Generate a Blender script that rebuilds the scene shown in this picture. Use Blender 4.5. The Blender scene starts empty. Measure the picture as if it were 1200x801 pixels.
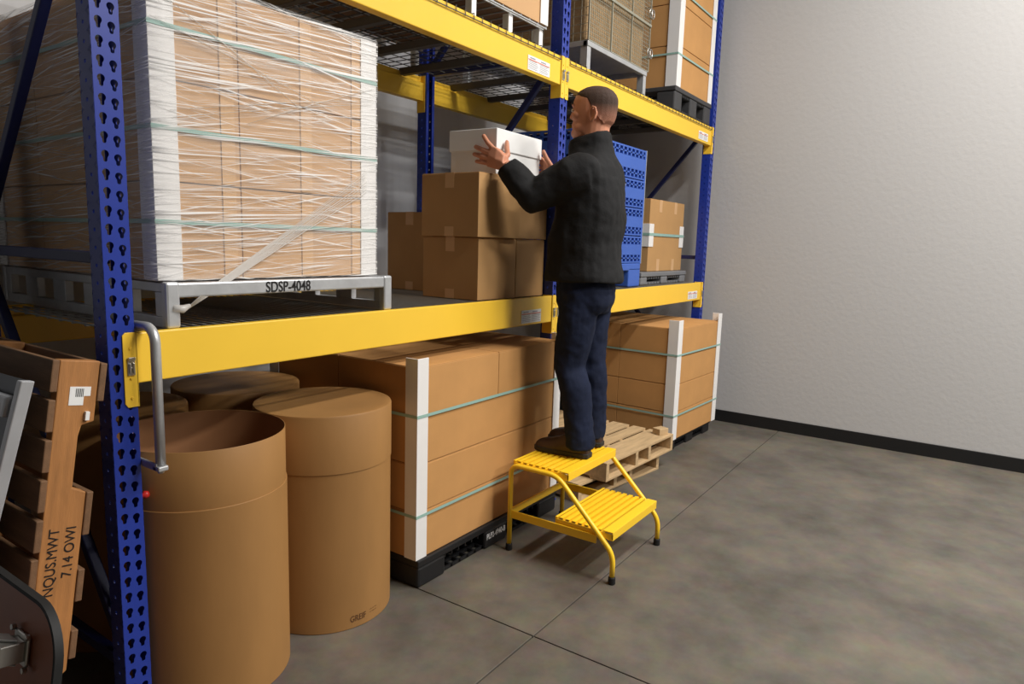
import bpy, bmesh, math, random
from mathutils import Vector, Matrix
random.seed(7)
SC = bpy.context.scene
COL = SC.collection

# ---------------------------------------------------------------- camera
YAW, PITCH, ROLL, FPX = math.radians(55.68), math.radians(8.27), math.radians(1.754), 800.7
CAM = Vector((-0.9521, -2.0587, 1.5684))
fwd = Vector((math.sin(YAW)*math.cos(PITCH), math.cos(YAW)*math.cos(PITCH), -math.sin(PITCH)))
rgt = Vector((math.cos(YAW), -math.sin(YAW), 0))
upv = rgt.cross(fwd)
r2 = math.cos(ROLL)*rgt + math.sin(ROLL)*upv
u2 = -math.sin(ROLL)*rgt + math.cos(ROLL)*upv
cd = bpy.data.cameras.new('camera')
cd.sensor_width = 36; cd.sensor_fit = 'HORIZONTAL'; cd.lens = FPX/1200*36
cd.clip_start = .05; cd.clip_end = 60
cam = bpy.data.objects.new('camera', cd); COL.objects.link(cam)
m = Matrix((r2, u2, -fwd)).transposed().to_4x4(); m.translation = CAM
cam.matrix_world = m
SC.camera = cam

# ---------------------------------------------------------------- light
w = bpy.data.worlds.new('world'); SC.world = w; w.use_nodes = True
w.node_tree.nodes['Background'].inputs[0].default_value = (.9, .95, 1, 1)
w.node_tree.nodes['Background'].inputs[1].default_value = .01
def area(name, loc, sx, sy, watts, col=(1, .965, .92), target=None):
    l = bpy.data.lights.new(name, 'AREA'); l.shape = 'RECTANGLE'; l.size = sx; l.size_y = sy
    l.energy = watts; l.color = col
    o = bpy.data.objects.new(name, l); COL.objects.link(o); o.location = loc
    if target:
        o.rotation_euler = (Vector(target)-Vector(loc)).to_track_quat('-Z', 'Y').to_euler()
    return o
# high-bay ceiling fixtures in the aisle in front of the rack
for lx, ly, lw in ((2.1, -2.8, 112), (3.5, -2.8, 118), (1.6, -4.9, 165), (3.4, -5.0, 140), (2.2, -7.4, 250)):
    area('high_bay_light', (lx, ly, 5.3), 1.2, .35, lw)
SC.view_settings.view_transform = 'Standard'
SC.view_settings.look = 'None'
SC.view_settings.gamma = 1
SC.view_settings.use_curve_mapping = False
SC.view_settings.exposure = 0.02

# ---------------------------------------------------------------- materials
def lin(c):
    return tuple(((v/255)/12.92 if v/255 <= .04045 else ((v/255+.055)/1.055)**2.4) for v in c)
MATS = {}
def M(name, col, rough=.6, metal=0., var=0., vscale=6., stretch=(1, 1, 1), bump=0., bscale=80., spec=.5, col2=None, coat=0):
    if name in MATS: return MATS[name]
    mt = bpy.data.materials.new(name); mt.use_nodes = True
    nt = mt.node_tree; b = nt.nodes['Principled BSDF']
    c = lin(col)+(1,)
    b.inputs['Base Color'].default_value = c
    b.inputs['Roughness'].default_value = rough
    b.inputs['Metallic'].default_value = metal
    b.inputs['Specular IOR Level'].default_value = spec
    if coat: b.inputs['Coat Weight'].default_value = coat
    if var or bump:
        tc = nt.nodes.new('ShaderNodeTexCoord'); mp = nt.nodes.new('ShaderNodeMapping')
        mp.inputs['Scale'].default_value = stretch
        nt.links.new(tc.outputs['Object'], mp.inputs['Vector'])
    if var:
        n = nt.nodes.new('ShaderNodeTexNoise'); n.inputs['Scale'].default_value = vscale
        n.inputs['Detail'].default_value = 6; n.inputs['Roughness'].default_value = .6
        nt.links.new(mp.outputs[0], n.inputs['Vector'])
        r = nt.nodes.new('ShaderNodeValToRGB')
        c2 = lin(col2)+(1,) if col2 else tuple(x*(1-var) for x in c[:3])+(1,)
        c1 = c if col2 else tuple(min(1, x*(1+var*.6)) for x in c[:3])+(1,)
        r.color_ramp.elements[0].position = .3; r.color_ramp.elements[0].color = c2
        r.color_ramp.elements[1].position = .7; r.color_ramp.elements[1].color = c1
        nt.links.new(n.outputs['Fac'], r.inputs[0]); nt.links.new(r.outputs[0], b.inputs['Base Color'])
    if bump:
        n2 = nt.nodes.new('ShaderNodeTexNoise'); n2.inputs['Scale'].default_value = bscale
        n2.inputs['Detail'].default_value = 3
        nt.links.new(mp.outputs[0], n2.inputs['Vector'])
        bp = nt.nodes.new('ShaderNodeBump'); bp.inputs['Strength'].default_value = bump; bp.inputs['Distance'].default_value = .01
        nt.links.new(n2.outputs['Fac'], bp.inputs['Height']); nt.links.new(bp.outputs[0], b.inputs['Normal'])
    MATS[name] = mt
    return mt
kraft = M('kraft_board', (196, 146, 90), .75, var=.07, vscale=5, bump=.05, bscale=200, spec=.3)
kraft_t = M('kraft_tan', (188, 146, 96), .7, var=.07, vscale=4, spec=.3)
kraft_pale = M('kraft_pale', (204, 162, 116), .6, var=.05, vscale=4, spec=.3)
drumk = M('fibre_drum_kraft', (162, 119, 69), .55, var=.14, vscale=3, stretch=(1, 1, .35), bump=.04, bscale=25, spec=.4)
drum_in = M('fibre_drum_inside', (150, 104, 66), .7, var=.08, vscale=3)
tape_m = M('packing_tape', (214, 172, 124), .3, spec=.5)
white_board = M('white_corner_board', (236, 234, 232), .5, var=.02)
white_paper = M('white_paperboard', (240, 240, 238), .55)
strap_m = M('green_strap', (150, 186, 176), .35, spec=.6)
yellow = M('yellow_paint', (250, 204, 62), .38, var=.03, vscale=3, spec=.5)
yellow_s = M('stool_yellow_paint', (252, 206, 44), .35, spec=.5)
blue = M('blue_paint', (30, 54, 150), .38, var=.04, spec=.5)
blue_pl = M('blue_plastic', (64, 102, 190), .42, var=.05, spec=.5)
blue_shaded = M('shaded_blue_brace_paint', (18, 28, 80), .45)  # rack blue darkened, the shade on the braces is put into the colour
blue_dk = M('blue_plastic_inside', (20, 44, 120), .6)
galv = M('galvanised_steel', (196, 198, 200), .38, metal=.5, var=.12, vscale=14, bump=.05, bscale=40)
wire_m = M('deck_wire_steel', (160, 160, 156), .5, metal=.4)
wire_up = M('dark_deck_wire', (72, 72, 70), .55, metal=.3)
chan_m = M('deck_channel_steel', (92, 88, 82), .55, metal=.4)
alu = M('brushed_aluminium', (206, 208, 212), .35, metal=.3, var=.06, vscale=10)
pan_m = M('aluminium_sheet', (96, 98, 102), .4, metal=.7, var=.15, vscale=6)
blackpl = M('black_plastic', (22, 22, 24), .5, var=.1)
greypl = M('grey_plastic', (120, 122, 126), .55, var=.06)
rubber = M('black_rubber', (18, 18, 18), .7)
chrome = M('zinc_plate', (200, 198, 192), .3, metal=.9)
darkink = M('black_ink', (20, 18, 18), .7)
brownink = M('brown_ink', (96, 62, 34), .7)
greyink = M('grey_ink', (150, 150, 160), .7)
redink = M('orange_ink', (226, 96, 50), .6)
whiteink = M('white_ink', (214, 214, 214), .6)
redpl = M('red_plastic', (190, 40, 34), .4)
wood_new = M('pallet_wood_pale', (196, 166, 124), .7, var=.22, vscale=5, stretch=(1, 8, 8), bump=.1, bscale=40)
wood_old = M('pallet_wood_orange', (178, 122, 68), .65, var=.25, vscale=5, stretch=(8, 8, 1), bump=.1, bscale=40)
wood_dk = M('pallet_wood_dark', (120, 88, 60), .75, var=.25, vscale=5, stretch=(8, 1, 8), bump=.1, bscale=40)
ply = M('dolly_plywood', (156, 88, 56), .45, var=.12, vscale=6)
burlap = M('brown_contents', (170, 140, 100), .8, var=.18, vscale=30, bump=.3, bscale=90)
skin_m = M('skin', (206, 142, 112), .5, var=.06, vscale=30, spec=.4)
def hairmat():
    mt = M('cropped_hair', (66, 46, 35), .8, var=.3, vscale=120, bump=.3, bscale=400); nt = mt.node_tree; b = nt.nodes['Principled BSDF']
    src = b.inputs['Base Color'].links[0].from_socket
    tc = nt.nodes.new('ShaderNodeTexCoord'); sp = nt.nodes.new('ShaderNodeSeparateXYZ'); mr = nt.nodes.new('ShaderNodeMapRange')
    mr.inputs[1].default_value = 1.695; mr.inputs[2].default_value = 1.785; mr.inputs[3].default_value = .75; mr.inputs[4].default_value = 0
    mx = nt.nodes.new('ShaderNodeMix'); mx.data_type = 'RGBA'
    nt.links.new(tc.outputs['Object'], sp.inputs[0]); nt.links.new(sp.outputs[2], mr.inputs[0]); nt.links.new(mr.outputs[0], mx.inputs[0])
    nt.links.new(src, mx.inputs[6]); mx.inputs[7].default_value = lin((190, 128, 100))+(1,)
    nt.links.new(mx.outputs[2], b.inputs['Base Color']); return mt
crop_hair = hairmat()
hair_m = M('short_brown_hair', (74, 52, 40), .8, var=.25, vscale=120, bump=.3, bscale=400)
fleece = M('black_fleece', (31, 31, 32), .85, var=.12, vscale=12, spec=.25, bump=.12, bscale=120)
denim = M('dark_denim', (26, 33, 54), .85, var=.3, vscale=9, stretch=(1, 1, .5), spec=.2, bump=.1, bscale=200)
leather = M('brown_leather', (62, 42, 32), .55, var=.15, vscale=14)
sole_m = M('dark_sole', (38, 34, 30), .7)
# concrete
def concrete():
    mt = bpy.data.materials.new('polished_concrete'); mt.use_nodes = True; nt = mt.node_tree; b = nt.nodes['Principled BSDF']
    tc = nt.nodes.new('ShaderNodeTexCoord')
    def noise(s, d, r=.6):
        n = nt.nodes.new('ShaderNodeTexNoise'); n.inputs['Scale'].default_value = s; n.inputs['Detail'].default_value = d; n.inputs['Roughness'].default_value = r
        nt.links.new(tc.outputs['Object'], n.inputs['Vector']); return n
    n1, n2 = noise(1.9, 9, .68), noise(11, 8, .75)
    r = nt.nodes.new('ShaderNodeValToRGB')
    e = r.color_ramp.elements
    e[0].position = .3; e[0].color = lin((74, 69, 62))+(1,)
    e[1].position = .72; e[1].color = lin((116, 108, 94))+(1,)
    k = e.new(.5); k.color = lin((95, 90, 82))+(1,)
    nt.links.new(n1.outputs['Fac'], r.inputs[0])
    mx = nt.nodes.new('ShaderNodeMix'); mx.data_type = 'RGBA'; mx.blend_type = 'OVERLAY'; mx.inputs[0].default_value = .32
    nt.links.new(r.outputs[0], mx.inputs[6]); nt.links.new(n2.outputs['Color'], mx.inputs[7])
    hs = nt.nodes.new('ShaderNodeHueSaturation'); hs.inputs['Saturation'].default_value = 1.0
    nt.links.new(mx.outputs[2], hs.inputs['Color'])
    nt.links.new(hs.outputs[0], b.inputs['Base Color'])
    rr = nt.nodes.new('ShaderNodeMapRange'); rr.inputs[3].default_value = .32; rr.inputs[4].default_value = .6
    nt.links.new(n2.outputs['Fac'], rr.inputs[0]); nt.links.new(rr.outputs[0], b.inputs['Roughness'])
    b.inputs['Specular IOR Level'].default_value = .4
    return mt
conc = concrete()
wall_m = M('textured_wall_paint', (184, 183, 182), .7, bump=.16, bscale=28, spec=.3)
wallb_m = M('satin_wall_panel', (206, 208, 212), .35, var=.10, vscale=2.2, stretch=(4, 1, .25), spec=.5)
base_m = M('black_baseboard', (20, 20, 21), .5)
joint_m = M('joint_filler', (74, 70, 64), .8)
def film_mat():
    mt = bpy.data.materials.new('stretch_film'); mt.use_nodes = True; nt = mt.node_tree
    out = nt.nodes['Material Output']; b = nt.nodes['Principled BSDF']
    b.inputs['Base Color'].default_value = (.93, .92, .9, 1); b.inputs['Roughness'].default_value = .22
    b.inputs['Specular IOR Level'].default_value = .7
    tc = nt.nodes.new('ShaderNodeTexCoord'); last = None
    for k, (rot, sc, lo, hi, amt, sd) in enumerate([(3, 190, .575, .655, .85, 0), (-8, 160, .60, .68, .75, 3.7), (12, 130, .62, .70, .7, 9.1), (7, 260, .60, .66, .6, 13.3), (1, 40, .45, .75, .2, 5.3)]):
        mp = nt.nodes.new('ShaderNodeMapping')
        mp.inputs['Rotation'].default_value = (math.radians(rot*.8), math.radians(rot), 0)
        mp.inputs['Location'].default_value = (sd, sd, sd)
        mp2 = nt.nodes.new('ShaderNodeMapping'); mp2.inputs['Scale'].default_value = (2.2, 2.2, sc)
        n = nt.nodes.new('ShaderNodeTexNoise'); n.inputs['Scale'].default_value = 1; n.inputs['Detail'].default_value = 3; n.inputs['Distortion'].default_value = .3
        nt.links.new(tc.outputs['Object'], mp.inputs[0]); nt.links.new(mp.outputs[0], mp2.inputs[0]); nt.links.new(mp2.outputs[0], n.inputs[0])
        r = nt.nodes.new('ShaderNodeMapRange'); r.inputs[1].default_value = lo; r.inputs[2].default_value = hi; r.inputs[3].default_value = 0; r.inputs[4].default_value = amt
        nt.links.new(n.outputs['Fac'], r.inputs[0])
        if last is None: last = r.outputs[0]; bumpsrc = n.outputs['Fac']
        else:
            mx = nt.nodes.new('ShaderNodeMath'); mx.operation = 'MAXIMUM'
            nt.links.new(last, mx.inputs[0]); nt.links.new(r.outputs[0], mx.inputs[1]); last = mx.outputs[0]
    ad = nt.nodes.new('ShaderNodeMath'); ad.operation = 'ADD'; ad.inputs[1].default_value = .10
    nt.links.new(last, ad.inputs[0])
    tr = nt.nodes.new('ShaderNodeBsdfTransparent'); ms = nt.nodes.new('ShaderNodeMixShader')
    nt.links.new(ad.outputs[0], ms.inputs[0]); nt.links.new(tr.outputs[0], ms.inputs[1]); nt.links.new(b.outputs[0], ms.inputs[2])
    nt.links.new(ms.outputs[0], out.inputs[0])
    return mt
film = film_mat()

# ---------------------------------------------------------------- builders
def tag(o, label=None, cat=None, group=None, kind=None):
    if label: o['label'] = label
    if cat: o['category'] = cat
    if group: o['group'] = group
    if kind: o['kind'] = kind
    return o
def empty(name, loc, label, cat, group=None, rz=0.):
    o = bpy.data.objects.new(name, None); COL.objects.link(o)
    o.location = loc; o.rotation_euler = (0, 0, rz); o.empty_display_size = .1
    return tag(o, label, cat, group)
class MB:
    def __init__(s): s.v = []; s.f = []
    def add(s, v, f):
        n = len(s.v); s.v += [tuple(x) for x in v]; s.f += [tuple(i+n for i in q) for q in f]; return s
    def box(s, x0, x1, y0, y1, z0, z1, M4=None):
        v = [Vector(p) for p in ((x0, y0, z0), (x1, y0, z0), (x1, y1, z0), (x0, y1, z0), (x0, y0, z1), (x1, y0, z1), (x1, y1, z1), (x0, y1, z1))]
        if M4: v = [M4 @ p for p in v]
        return s.add(v, [(0, 3, 2, 1), (4, 5, 6, 7), (0, 1, 5, 4), (1, 2, 6, 5), (2, 3, 7, 6), (3, 0, 4, 7)])
    def prism(s, pts, a, b):   # pts: list of 3D points of one cap; offset vector
        n = len(pts); off = Vector(b)-Vector(a)
        v = [Vector(p) for p in pts]+[Vector(p)+off for p in pts]
        f = [tuple(range(n-1, -1, -1)), tuple(range(n, 2*n))]+[(i, (i+1) % n, n+(i+1) % n, n+i) for i in range(n)]
        return s.add(v, f)
    def tube(s, pts, r, seg=10, flat=None, closed=False):
        pts = [Vector(p) for p in pts]; n = len(pts)
        rr = r if isinstance(r, (list, tuple)) else [r]*n
        prev = None; v = []
        for i, p in enumerate(pts):
            if closed: d = (pts[(i+1) % n]-pts[i-1])
            else: d = (pts[min(i+1, n-1)]-pts[max(i-1, 0)])
            d.normalize()
            if prev is None:
                a = Vector((0, 0, 1)) if abs(d.z) < .9 else Vector((1, 0, 0))
                u = a.cross(d).normalized()
            else: u = (prev-d*prev.dot(d)).normalized()
            prev = u; wv = d.cross(u)
            for k in range(seg):
                t = 2*math.pi*k/seg+(math.pi/4 if seg == 4 else 0)
                R_ = rr[i]
                ra, rb = (R_ if not isinstance(R_, tuple) else R_[0]), (R_ if not isinstance(R_, tuple) else R_[1])
                v.append(p+u*math.cos(t)*ra+wv*math.sin(t)*rb)
        f = []
        for i in range(n if closed else n-1):
            j = (i+1) % n
            for k in range(seg): f.append((i*seg+k, i*seg+(k+1) % seg, j*seg+(k+1) % seg, j*seg+k))
        if not closed: f += [tuple(range(seg-1, -1, -1)), tuple((n-1)*seg+k for k in range(seg))]
        return s.add(v, f)
    def lathe(s, prof, cx=0, cy=0, seg=40):
        n = len(prof); v = [(cx+r*math.cos(2*math.pi*k/seg), cy+r*math.sin(2*math.pi*k/seg), z) for r, z in prof for k in range(seg)]
        f = [(i*seg+k, i*seg+(k+1) % seg, (i+1)*seg+(k+1) % seg, (i+1)*seg+k) for i in range(n-1) for k in range(seg)]
        return s.add(v, f)
    def ring(s, rows, caps=True):   # rows: list of equal-length loops
        n = len(rows[0]); v = [p for r in rows for p in r]
        f = [(i*n+k, i*n+(k+1) % n, (i+1)*n+(k+1) % n, (i+1)*n+k) for i in range(len(rows)-1) for k in range(n)]
        if caps: f += [tuple(range(n-1, -1, -1)), tuple((len(rows)-1)*n+k for k in range(n))]
        return s.add(v, f)
    def ell(s, c, ax, seg=14, ringn=8):
        c = Vector(c); ax = [Vector(a) for a in ax]; rows = []
        for i in range(1, ringn):
            t = math.pi*i/ringn
            rows.append([c+ax[2]*-math.cos(t)+(ax[0]*math.cos(2*math.pi*k/seg)+ax[1]*math.sin(2*math.pi*k/seg))*math.sin(t) for k in range(seg)])
        return s.ring(rows)
    def mesh(s, name, mat, smooth=False, fix=True):
        me = bpy.data.meshes.new(name); me.from_pydata(s.v, [], s.f); me.materials.append(mat)
        if fix:
            bm = bmesh.new(); bm.from_mesh(me); bmesh.ops.recalc_face_normals(bm, faces=bm.faces); bm.to_mesh(me); bm.free()
        if smooth: me.shade_smooth()
        return me
    def build(s, name, mat, parent=None, smooth=False, bevel=0., loc=None, fix=True, auto=False):
        me = s.mesh(name, mat, smooth or auto, fix)
        o = bpy.data.objects.new(name, me); COL.objects.link(o)
        if parent: o.parent = parent
        if loc: o.location = loc
        if bevel:
            b = o.modifiers.new('bevel', 'BEVEL'); b.width = bevel; b.segments = 2; b.limit_method = 'ANGLE'
        if auto: me.set_sharp_from_angle(angle=math.radians(35))
        return o
def copy_tree(o, parent=None):
    c = o.copy(); COL.objects.link(c); c.parent = parent
    for ch in list(o.children): copy_tree(ch, c)
    return c
def structure(o): o['kind'] = 'structure'; return o
def lettering(txt, size, mat, parent, loc, xdir, ydir, name='lettering', sx=1., align='LEFT', bold=0.):
    cu = bpy.data.curves.new(name, 'FONT'); cu.body = txt; cu.size = size; cu.align_x = align; cu.extrude = .0004; cu.offset = bold
    to = bpy.data.objects.new('tmp', cu); COL.objects.link(to)
    bpy.context.view_layer.update()
    me = bpy.data.meshes.new_from_object(to.evaluated_get(bpy.context.evaluated_depsgraph_get()))
    bpy.data.objects.remove(to); bpy.data.curves.remove(cu)
    me.name = name; me.materials.clear(); me.materials.append(mat)
    X = Vector(xdir).normalized(); Y = Vector(ydir).normalized(); Z = X.cross(Y)
    mm = Matrix((X*sx, Y, Z)).transposed().to_4x4(); mm.translation = Vector(loc)
    me.transform(mm)
    o = bpy.data.objects.new(name, me); COL.objects.link(o); o.parent = parent
    return o
def arc(c, a, b, r, t0, t1, n=6):   # arc points: c + r(cos t a + sin t b)
    return [Vector(c)+r*(math.cos(t0+(t1-t0)*i/n)*Vector(a)+math.sin(t0+(t1-t0)*i/n)*Vector(b)) for i in range(n+1)]

# ---------------------------------------------------------------- the room
WX, WB = 5.22, 1.42
fl = structure(MB().box(-6, WX+.1, -9, WB+.1, -.2, -.012).build('floor', joint_m))
JX, JY = 1.232, -.716
g = .003
xs = [-6, JX-3.66, JX, WX]; ys = [-9, JY-3.66, JY, WB]
for i in range(3):
    for j in range(3):
        MB().box(xs[i]+g, xs[i+1]-g, ys[j]+g, ys[j+1]-g, -.15, 0).build('floor_slab', conc, fl, bevel=.002)
structure(MB().box(WX, WX+.1, -9, WB+.1, 0, 6.2).build('wall_right', wall_m))
structure(MB().box(-6, WX, WB, WB+.1, 0, 6.2).build('wall_back', wallb_m))
structure(MB().box(WX-.012, WX, -9, WB, 0, .105).build('baseboard_right', base_m, bevel=.003))
ceil_m = M('ceiling_panel', (70, 70, 72), .8)
structure(MB().box(-6, WX+.1, -9, WB+.1, 6.2, 6.3).build('ceiling', ceil_m))

# ---------------------------------------------------------------- pallet rack
ZL, ZU, BH = 1.269, 2.6, .153
PW, PD = .0765, .072
POSTX = [-.004, 2.466, 5.018]
RD = 1.067
rack = empty('pallet_rack', (0, 0, 0), 'tall pallet rack with blue uprights and yellow beams along the wall', 'rack')
def tear(cx, cz, n=10):   # teardrop outline, wide at top
    pts = [(cx+.0105*math.cos(t), cz+.004+.0105*math.sin(t)) for t in [math.radians(-35+250*i/n) for i in range(n+1)]]
    pts += [(cx-.0058, cz-.006), (cx-.0054, cz-.014), (cx-.003, cz-.0175), (cx+.003, cz-.0175), (cx+.0054, cz-.014), (cx+.0058, cz-.006)]
    return pts
def cell_mesh():
    bm = bmesh.new(); P = .0508
    vs = [bm.verts.new((x, 0, z)) for x, z in ((0, 0), (PW, 0), (PW, P), (0, P))]
    ed = [bm.edges.new((vs[i], vs[(i+1) % 4])) for i in range(4)]
    for cx, cz in ((.021, P*.56), (PW-.021, P*.40)):
        h = [bm.verts.new((x, 0, z)) for x, z in tear(cx, cz)]
        ed += [bm.edges.new((h[i], h[(i+1) % len(h)])) for i in range(len(h))]
    bmesh.ops.triangle_fill(bm, use_beauty=True, use_dissolve=False, edges=ed)
    v = [tuple(x.co) for x in bm.verts]; idx = {x: i for i, x in enumerate(bm.verts)}
    f = [tuple(idx[q] for q in fc.verts) for fc in bm.faces]
    bm.free(); return v, f
CV, CF = cell_mesh()
def post(x0, y0, sgn, zmax=3.95, zs=.02):
    """C-channel post; sgn=+1: punched face at y0 facing -Y, webs toward +Y."""
    mb = MB(); z = zs; n = int((zmax-zs)/.0508)
    for k in range(n):
        mb.add([(x0+v[0], y0, zs+k*.0508+v[2]) for v in CV], CF)
    zt = zs+n*.0508
    def sheet(a, b, holes):
        if not holes:
            mb.add([(a[0], a[1], zs), (b[0], b[1], zs), (b[0], b[1], zt), (a[0], a[1], zt)], [(0, 1, 2, 3)]); return
        # web with small round bolt holes: ring of quads round each hole
        for k in range(n):
            za, zb = zs+k*.0508, zs+(k+1)*.0508
            y1, y2 = a[1], b[1]; ym = (y1+y2)/2
            oct_ = [(ym+.006*math.cos(math.radians(22.5+45*i)), (za+zb)/2+.006*math.sin(math.radians(22.5+45*i))) for i in range(8)]
            hw = (y2-y1)/2; hh = (zb-za)/2; zc = (za+zb)/2
            sq = []
            for i in range(8):
                c_, s_ = math.cos(math.radians(22.5+45*i)), math.sin(math.radians(22.5+45*i))
                mx = max(abs(c_), abs(s_)); sq.append((ym+(hw if c_ > 0 else -hw)*(1 if abs(c_) >= abs(s_) else abs(c_)/abs(s_)*1.0), zc+(hh if s_ > 0 else -hh)*(1 if abs(s_) >= abs(c_) else abs(s_)/abs(c_))))
            cs = [(ym+hw, zc+hh), (ym-hw, zc+hh), (ym-hw, zc-hh), (ym+hw, zc-hh)]
            v = [(a[0], q[0], q[1]) for q in oct_]+[(a[0], q[0], q[1]) for q in sq]+[(a[0], q[0], q[1]) for q in cs]
            f = [(i, (i+1) % 8, 8+(i+1) % 8, 8+i) for i in range(8)]+[(8, 16, 9), (10, 17, 11), (12, 18, 13), (14, 19, 15)]
            mb.add(v, f)
    d = sgn*PD
    sheet((x0, y0), (x0, y0+d), True) if sgn > 0 else sheet((x0, y0+d), (x0, y0), True)
    sheet((x0+PW, y0), (x0+PW, y0+d), True) if sgn > 0 else sheet((x0+PW, y0+d), (x0+PW, y0), True)
    sheet((x0, y0+d), (x0+.022, y0+d), False); sheet((x0+PW-.022, y0+d), (x0+PW, y0+d), False)
    o = mb.build('upright_post', blue, rack, fix=False)
    s_ = o.modifiers.new('sheet', 'SOLIDIFY'); s_.thickness = .0022; s_.offset = 0
    MB().box(x0-.03, x0+PW+.03, min(y0, y0+d)-.02, max(y0, y0+d)+.02, 0, .008).build('foot_plate', blue, o, bevel=.002)
    return o
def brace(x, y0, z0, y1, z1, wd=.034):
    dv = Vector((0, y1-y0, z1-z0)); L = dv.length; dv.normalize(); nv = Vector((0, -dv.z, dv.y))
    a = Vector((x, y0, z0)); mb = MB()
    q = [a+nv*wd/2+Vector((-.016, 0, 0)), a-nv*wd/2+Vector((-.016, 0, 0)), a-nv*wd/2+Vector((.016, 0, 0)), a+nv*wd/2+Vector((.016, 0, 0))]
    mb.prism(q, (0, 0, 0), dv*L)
    return mb.build('brace', blue_shaded, rack, bevel=.004)
for x in POSTX:
    post(x, 0, 1); post(x, RD, -1)
    xc = x+PW/2
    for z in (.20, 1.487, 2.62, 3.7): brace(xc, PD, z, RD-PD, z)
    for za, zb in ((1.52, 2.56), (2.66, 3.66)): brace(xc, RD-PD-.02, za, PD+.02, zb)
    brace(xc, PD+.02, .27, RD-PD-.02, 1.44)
def sticker(parent, x0, x1, z0, z1, y, nm='load_label'):
    s = MB().box(x0, x1, y-.0012, y, z0, z1).build(nm, white_paper, parent)
    MB().box(x0+.004, x1-.004, y-.0018, y-.0011, z1-.27*(z1-z0)-.003, z1-.27*(z1-z0)+.001).build('orange_rule', redink, s)
    mb = MB(); xm = (x0+x1)/2
    for a, b in ((x0+.008, xm-.006), (xm+.006, x1-.008)):
        for k in range(6):
            zz = z0+.008+k*(z1-z0)*.105
            mb.box(a, b-random.random()*.02, y-.0018, y-.0011, zz, zz+.0022)
    mb.box(x0+.02, x0+.07, y-.0018, y-.0011, z1-.014, z1-.008); mb.box(x1-.09, x1-.04, y-.0018, y-.0011, z1-.014, z1-.008)
    tag(mb.build('fine_print', greyink, s), kind='stuff')
def beam(xa, xb, zt, front=True, label=None):
    """box beam between two posts with an L connector each end"""
    sg = 1 if front else -1; yf = 0. if front else RD
    ya, yb = (yf+.001, yf+.05) if front else (yf-.05, yf-.001)
    mb = MB()
    st = .040
    # step beam profile in YZ
    if front: pr = [(ya, zt-BH), (yb, zt-BH), (yb, zt-st), (yb-.022, zt-st), (yb-.022, zt), (ya, zt)]
    else: pr = [(yb, zt-BH), (yb, zt), (ya+.022, zt), (ya+.022, zt-st), (ya, zt-st), (ya, zt-BH)]
    mb.prism([(xa, y, z) for y, z in pr], (xa, 0, 0), (xb, 0, 0))
    b = mb.build('beam', yellow, rack, bevel=.004)
    for end in (0, 1):
        xe = xa if end == 0 else xb
        px0, px1 = (xe-PW/2+.001, xe+.004) if end == 0 else (xe-.004, xe+PW/2-.001)
        y0 = yf-sg*.005; z1, z0 = zt+.003, zt-.222
        c = MB(); q = []
        pts = [(px0, z0+.012), (px0+.008, z0), (px1-.008 if end == 1 else px1, z0), (px1, z0+(.012 if end == 1 else 0)), (px1, z1-(.008 if end == 1 else 0)), (px1-(.008 if end == 1 else 0), z1), (px0+(.008 if end == 0 else 0), z1), (px0, z1-(.008 if end == 0 else 0))]
        c.prism([(x, y0, z) for x, z in pts], (0, 0, 0), (0, sg*.004, 0))
        # side leg, along the inner face of the post
        sx0, sx1 = (xe, xe+.004) if end == 0 else (xe-.004, xe)
        c.box(sx0, sx1, min(y0, yf+sg*.062), max(y0, yf+sg*.062), z0, z1)
        co = c.build('connector_plate', yellow, b, bevel=.0015)
        xm = (px0+px1)/2
        if front:
            for zz in (zt-.045, zt-.135, zt-.195):
                MB().tube([(xm, y0+.001, zz), (xm, y0-.003, zz)], [.005, .0035], 10).build('rivet', yellow, b, smooth=False)
            k = MB().box(xm-.011, xm+.011, y0-.004, y0, zt-.125, zt-.072)
            k.box(xm-.010, xm+.010, y0-.011, y0-.004, zt-.080, zt-.070); k.box(xm-.008, xm-.003, y0-.008, y0-.004, zt-.118, zt-.088); k.box(xm+.003, xm+.008, y0-.008, y0-.004, zt-.118, zt-.088)
            k.box(xm-.003, xm+.003, y0-.006, y0-.004, zt-.105, zt-.10)
            k.build('safety_clip', chrome, b, bevel=.0012)
    return b
BX = [(POSTX[0]+PW, POSTX[1]), (POSTX[1]+PW, POSTX[2])]
for (xa, xb) in BX:
    for zt in (ZL, ZU):
        b = beam(xa, xb, zt, True)
        if xa < 1: sticker(b, *((2.146, 2.346) if zt == ZL else (2.13, 2.345)), zt-.14, zt-.068, .0)
        else: sticker(b, 4.70, 4.925, zt-.135, zt-.07, .0)
        beam(xa, xb, zt, False)
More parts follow.
